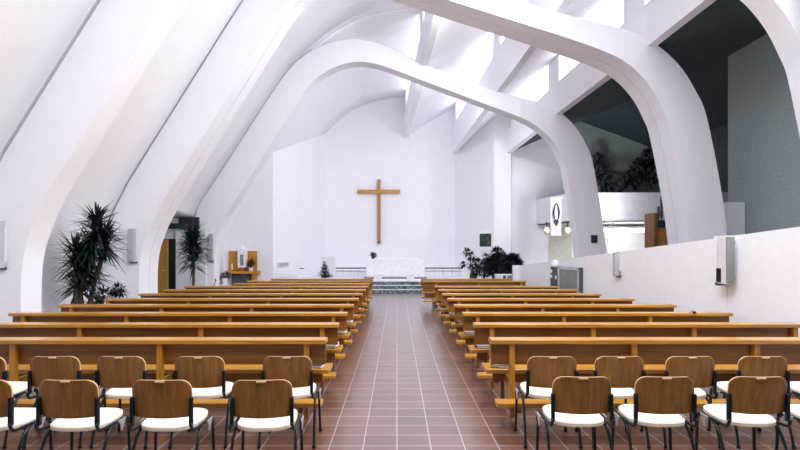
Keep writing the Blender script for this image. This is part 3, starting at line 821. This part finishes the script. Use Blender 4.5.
for k in range(11):
    pew('left', k, leftX[k], -.755 if k < 8 else -.79, Lp)
rightX = [5.34, 5.20, 5.05, 4.83, 4.63, 4.44, 4.34, 4.22, None, 3.97, 3.88]
Rp = [1.22+1.3*i for i in range(4)]
for k in range(11):
    if rightX[k] is None: continue
    pew('right', k, .995 if k < 8 else .79, rightX[k], Rp)

# hymn books on the seat ends
def hymn(x, y, z, rz, label, group, cover, wide=.2):
    t = thing('hymn_book', label, 'book', (x, y, z), rz, group)
    bx('pages', paper, (-wide/2+.004, wide/2-.004, -.066, .066, .006, .030), t)
    bm = BM(); box(bm, -wide/2, wide/2, -.07, .07, 0, .006); box(bm, -wide/2, wide/2, -.07, .07, .030, .036); box(bm, -wide/2, -wide/2+.004, -.07, .07, 0, .036)
    obj('cover', bm, cover, t)
    return t
for k in range(8):
    d = DP+PITCH*k
    hymn(-.93, d+.44, .452, .12*((k*7) % 5-2), 'dark hymn book on the aisle end of the %s pew seat, left of the aisle' % ords[k], 'hymn books on pew seats', dark_cover)
    if k in (1, 2, 3): hymn(-.9, d+.43, .488, -.2, 'pale booklet on top of the dark hymn book, %s pew left of the aisle' % ords[k], 'hymn books on pew seats', paper)
    hymn(1.17, d+.44, .452, .1*((k*3) % 5-2), 'hymn book on the aisle end of the %s pew seat, right of the aisle' % ords[k], 'hymn books on pew seats', dark_cover)
    if k in (0, 1, 2, 4): hymn(1.17, d+.44, .488, .15, 'white booklet on top of the hymn book, %s pew right of the aisle' % ords[k], 'hymn books on pew seats', paper)
t = thing('purse', 'tiny dark pouch left on the third pew rail by the right parapet', 'pouch', (px(693, 0, 8.0).x, 7.96, .83))
t.scale = (.5, .5, .5)
bm = BM(); lathe(bm, [(.04, 0), (.055, .02), (.05, .05), (.02, .07)], 12); obj('pouch_body', bm, black_plastic, t, True)
bm = BM(); tube(bm, [(-.02, 0, .065), (-.06, 0, .09), (-.1, 0, .075), (-.13, 0, .01)], .006, 6); obj('strap', bm, black_plastic, t)

# ------------------------------------------------------------------ stacking chairs
def make_chair():
    t = thing('stacking_chair', '', 'chair')
    # back: curved veneer panel with rounded corners
    def backmesh(y_off, th, grow=0.):
        bm = BM(); NV, NU = 15, 14
        z0, z1 = .545, .822
        def hw(z):
            w = .222+grow; rt = .075; rb = .045; u = w
            if z > z1-rt: q = (z-(z1-rt))/rt; u = w-rt+rt*math.sqrt(max(0, 1-q*q))
            if z < z0+rb: q = ((z0+rb)-z)/rb; u = w-rb*.6+rb*.6*math.sqrt(max(0, 1-q*q))
            return u
        rows = []
        for s in (0, 1):
            g = []
            for i in range(NV+1):
                ti = i/NV; ti = .5-.5*math.cos(math.pi*ti)
                z = z0+(z1-z0)*ti; w = hw(z); row = []
                for j in range(NU+1):
                    x = -w+2*w*j/NU
                    y = -.225-.10*(z-.55)+.55*x*x+y_off+s*th
                    zz = z-(.012*(1-(x/.222)**2) if i == 0 else .012*(1-(x/.222)**2)*(1-ti))
                    row.append(bm.verts.new((x, y, zz)))
                g.append(row)
            rows.append(g)
        for s in (0, 1):
            for i in range(NV):
                for j in range(NU):
                    q = (rows[s][i][j], rows[s][i][j+1], rows[s][i+1][j+1], rows[s][i+1][j])
                    bm.faces.new(q if s == 0 else q[::-1])
        rim = [(i, 0) for i in range(NV)]+[(NV, j) for j in range(NU)]+[(i, NU) for i in range(NV, 0, -1)]+[(0, j) for j in range(NU, 0, -1)]
        for a, b in zip(rim, rim[1:]+rim[:1]):
            f = bm.faces.new((rows[0][a[0]][a[1]], rows[0][b[0]][b[1]], rows[1][b[0]][b[1]], rows[1][a[0]][a[1]])); f.material_index = 1
        return bm
    bk = obj('backrest', backmesh(0, .014), veneer, t, True, mats=[ply])
    bx('hand_grip', ply, (-.035, .035, -.262, -.240, .805, .818), bk, .003)
    # seat: rounded plan, shell and cushion
    def seatmesh(z0, z1, s, dz=.02):
        bm = BM(); n = 40; e = 3.6
        A, B, C2 = [], [], []
        for k in range(n):
            a = 2*math.pi*k/n; c, q = math.cos(a), math.sin(a)
            ee = 2.7 if q < 0 else 4.5
            x = .222*s*math.copysign(abs(c)**(2/ee), c); y = .22*s*math.copysign(abs(q)**(2/ee), q)
            rise = .02*(y/.22 if y > 0 else 0)-.0
            A.append(bm.verts.new((x, y, z0+rise))); B.append(bm.verts.new((x, y, z1-.008+rise))); C2.append(bm.verts.new((x*.955, y*.955, z1+rise)))
        for k in range(n):
            m = (k+1) % n
            bm.faces.new((A[k], A[m], B[m], B[k])); bm.faces.new((B[k], B[m], C2[m], C2[k]))
        bm.faces.new(A[::-1]); bm.faces.new(C2)
        return bm
    st = obj('seat', seatmesh(.434, .444, .985), ply, t)
    obj('seat_pad', seatmesh(.442, .468, .98), cream, st)
    for s in (-1, 1):
        # front leg tube runs up, bends back along the seat side and up the backrest
        path = [(s*.245, .20, .012), (s*.238, .195, .2), (s*.232, .19, .39), (s*.23, .165, .425), (s*.23, .12, .435), (s*.23, -.05, .435), (s*.23, -.18, .437), (s*.23, -.222, .452), (s*.225, -.242, .50)]
        bm = BM(); tube(bm, catmull([path[0], path[1], path[2], path[3], path[4]], 4), .0125, 10); obj('leg', bm, black_metal, t, True)
        bm = BM(); tube(bm, catmull([(s*.23, -.02, .43), (s*.235, -.12, .36), (s*.242, -.22, .16), (s*.246, -.26, .012)], 5), .0125, 10); obj('leg', bm, black_metal, t, True)
        bm = BM(); tube(bm, catmull(path[4:], 4), .0125, 10); obj('side_rail', bm, black_metal, t, True)
        bm = BM(); box(bm, s*.219-.013, s*.219+.013, -.262, -.222, .48, .69, .008, Matrix.Translation((0, .023, 0))); obj('back_bracket', bm, black_plastic, t)
        for yy in (.2, -.26):
            bm = BM(); lathe(bm, [(.016, 0), (.017, .025), (.013, .03)], 10, (s*.246, yy, 0)); obj('foot_cap', bm, black_plastic, t)
        bm = BM(); tube(bm, catmull([(s*.235, .19, .33), (s*.252, .16, .385), (s*.256, .10, .43), (s*.250, .02, .44), (s*.236, -.03, .437)], 4), .009, 8); obj('link_bar', bm, black_metal, t, True)
        bm = BM(); prism(bm, [(-.01, .448), (.10, .452), (.07, .41), (.045, .36), (.03, .36), (.02, .41)], 'X', s*.258, s*.266); obj('tube_highlight', bm, alu, t)  # bright plate added as the highlight on the tube bend
    bm = BM(); tube(bm, [(-.23, .10, .415), (.23, .10, .415)], .011, 8); tube(bm, [(-.23, -.08, .415), (.23, -.08, .415)], .011, 8); obj('cross_bar', bm, black_metal, t)
    return t
chair = make_chair()
rows = [
 ('left', 'back', 4.80+.235, [-3.76, -3.10, -2.49, -1.79, -.995]),
 ('left', 'front', 3.93+.235, [-3.07, -2.43, -1.74, -1.01]),
 ('right', 'back', 4.80+.235, [1.405, 2.01, 2.65, 3.31, 3.98]),
 ('right', 'front', 4.03+.235, [1.41, 2.04, 2.745, 3.42])]
first = True
for side, rown, y, xs in rows:
    inner = sorted(xs, key=abs)
    for x in xs:
        i = inner.index(x)
        place = ['next to the aisle', 'second from the aisle', 'third from the aisle', 'fourth from the aisle', 'fifth from the aisle'][i]
        lab = 'wooden-backed chair with cream seat, %s row %s of the aisle, %s' % ('nearest' if rown == 'front' else 'second', side, place)
        grp = 'chairs %s of the aisle' % side
        rz = R.uniform(-.03, .03)+(.03 if side == 'left' and i == 0 else 0)
        if first:
            chair.location = (x, y, 0); chair.rotation_euler = (0, 0, rz); chair['label'] = lab; chair['group'] = grp; first = False
        else:
            dup(chair, (x, y, 0), rz, lab, grp)

# ------------------------------------------------------------------ light
w = bpy.data.worlds.new('sky'); S.world = w; w.use_nodes = True
bg = w.node_tree.nodes['Background']; bg.inputs[0].default_value = (.93, .95, 1, 1); bg.inputs[1].default_value = .06
def area(name, loc, target, sx_, sy_, power, col=(1, .98, 1)):
    l = bpy.data.lights.new(name, 'AREA'); l.shape = 'RECTANGLE'; l.size = sx_; l.size_y = sy_; l.energy = power; l.color = col
    o = bpy.data.objects.new(name, l); COL.objects.link(o); o.location = loc
    o.rotation_euler = (Vector(target)-Vector(loc)).to_track_quat('-Z', 'Y').to_euler()
    return o

area('rear_side_fill', (6.3, 6.4, 5.3), (-6, 10.5, 5.2), 2.4, 3, 190, (.92, .955, 1))  # added fill light out of view, brightens the left wall
area('nave_top_fill', (.8, 3.2, 8.4), (.8, 3.6, 0), 5, 7, 520, (.93, .96, 1))  # added overhead fill out of view, gives top light on the seating
area('nave_bay_fill', (3.6, 11.6, 7.9), (-5, 11.6, 5.0), 2.6, 1.6, 150, (.93, .96, 1))  # added fill above the view, aimed at the leaning left wall
def strip(name, d, x0, x1, drop, target, power):
    # slim unseen fill light added behind an arch beam
    inner, outer = curves(prof(d))
    def zt(x): return min((abs(p[0]-x), p[1]) for p in inner[70:110])[1]
    a = Vector((x0, d, zt(x0)+drop)); b = Vector((x1, d, zt(x1)+drop)); m = (a+b)/2
    o = area(name, m, target, (b-a).length, .26, power, (.94, .96, 1))
    z = (m-Vector(target)).normalized(); xv = (b-a).normalized(); y = z.cross(xv).normalized(); xv = y.cross(z)
    o.rotation_euler = Matrix((xv, y, z)).transposed().to_euler()
strip('arch_fill_middle', 14.95, -.2, 4.2, .26, (-4.5, 21, 2.5), 92)
strip('arch_fill_far', 20.05, -.6, 3.8, .26, (-.6, 28, 2.0), 76)
area('side_aisle_fill', (7.5, 20.4, 3.5), (7.2, 25, 4.1), .7, .9, 55, (.95, .96, 1))  # added fill hidden behind the far arch leg, brightens the gallery front
S.cycles.max_bounces = 14; S.cycles.diffuse_bounces = 9

# ------------------------------------------------------------------ camera
cam = bpy.data.cameras.new('camera'); co = bpy.data.objects.new('camera', cam); COL.objects.link(co)
co.location = (0, 0, H); co.rotation_euler = (math.pi/2, 0, 0)
cam.sensor_width = 36; cam.lens = F*36/800
cam.shift_x = (400-CX)/800; cam.shift_y = (CY-225)/800
cam.clip_end = 200
S.camera = co
vs = S.view_settings; vs.view_transform = 'Standard'; vs.look = 'None'; vs.gamma = 1; vs.use_curve_mapping = False
vs.exposure = 1.12
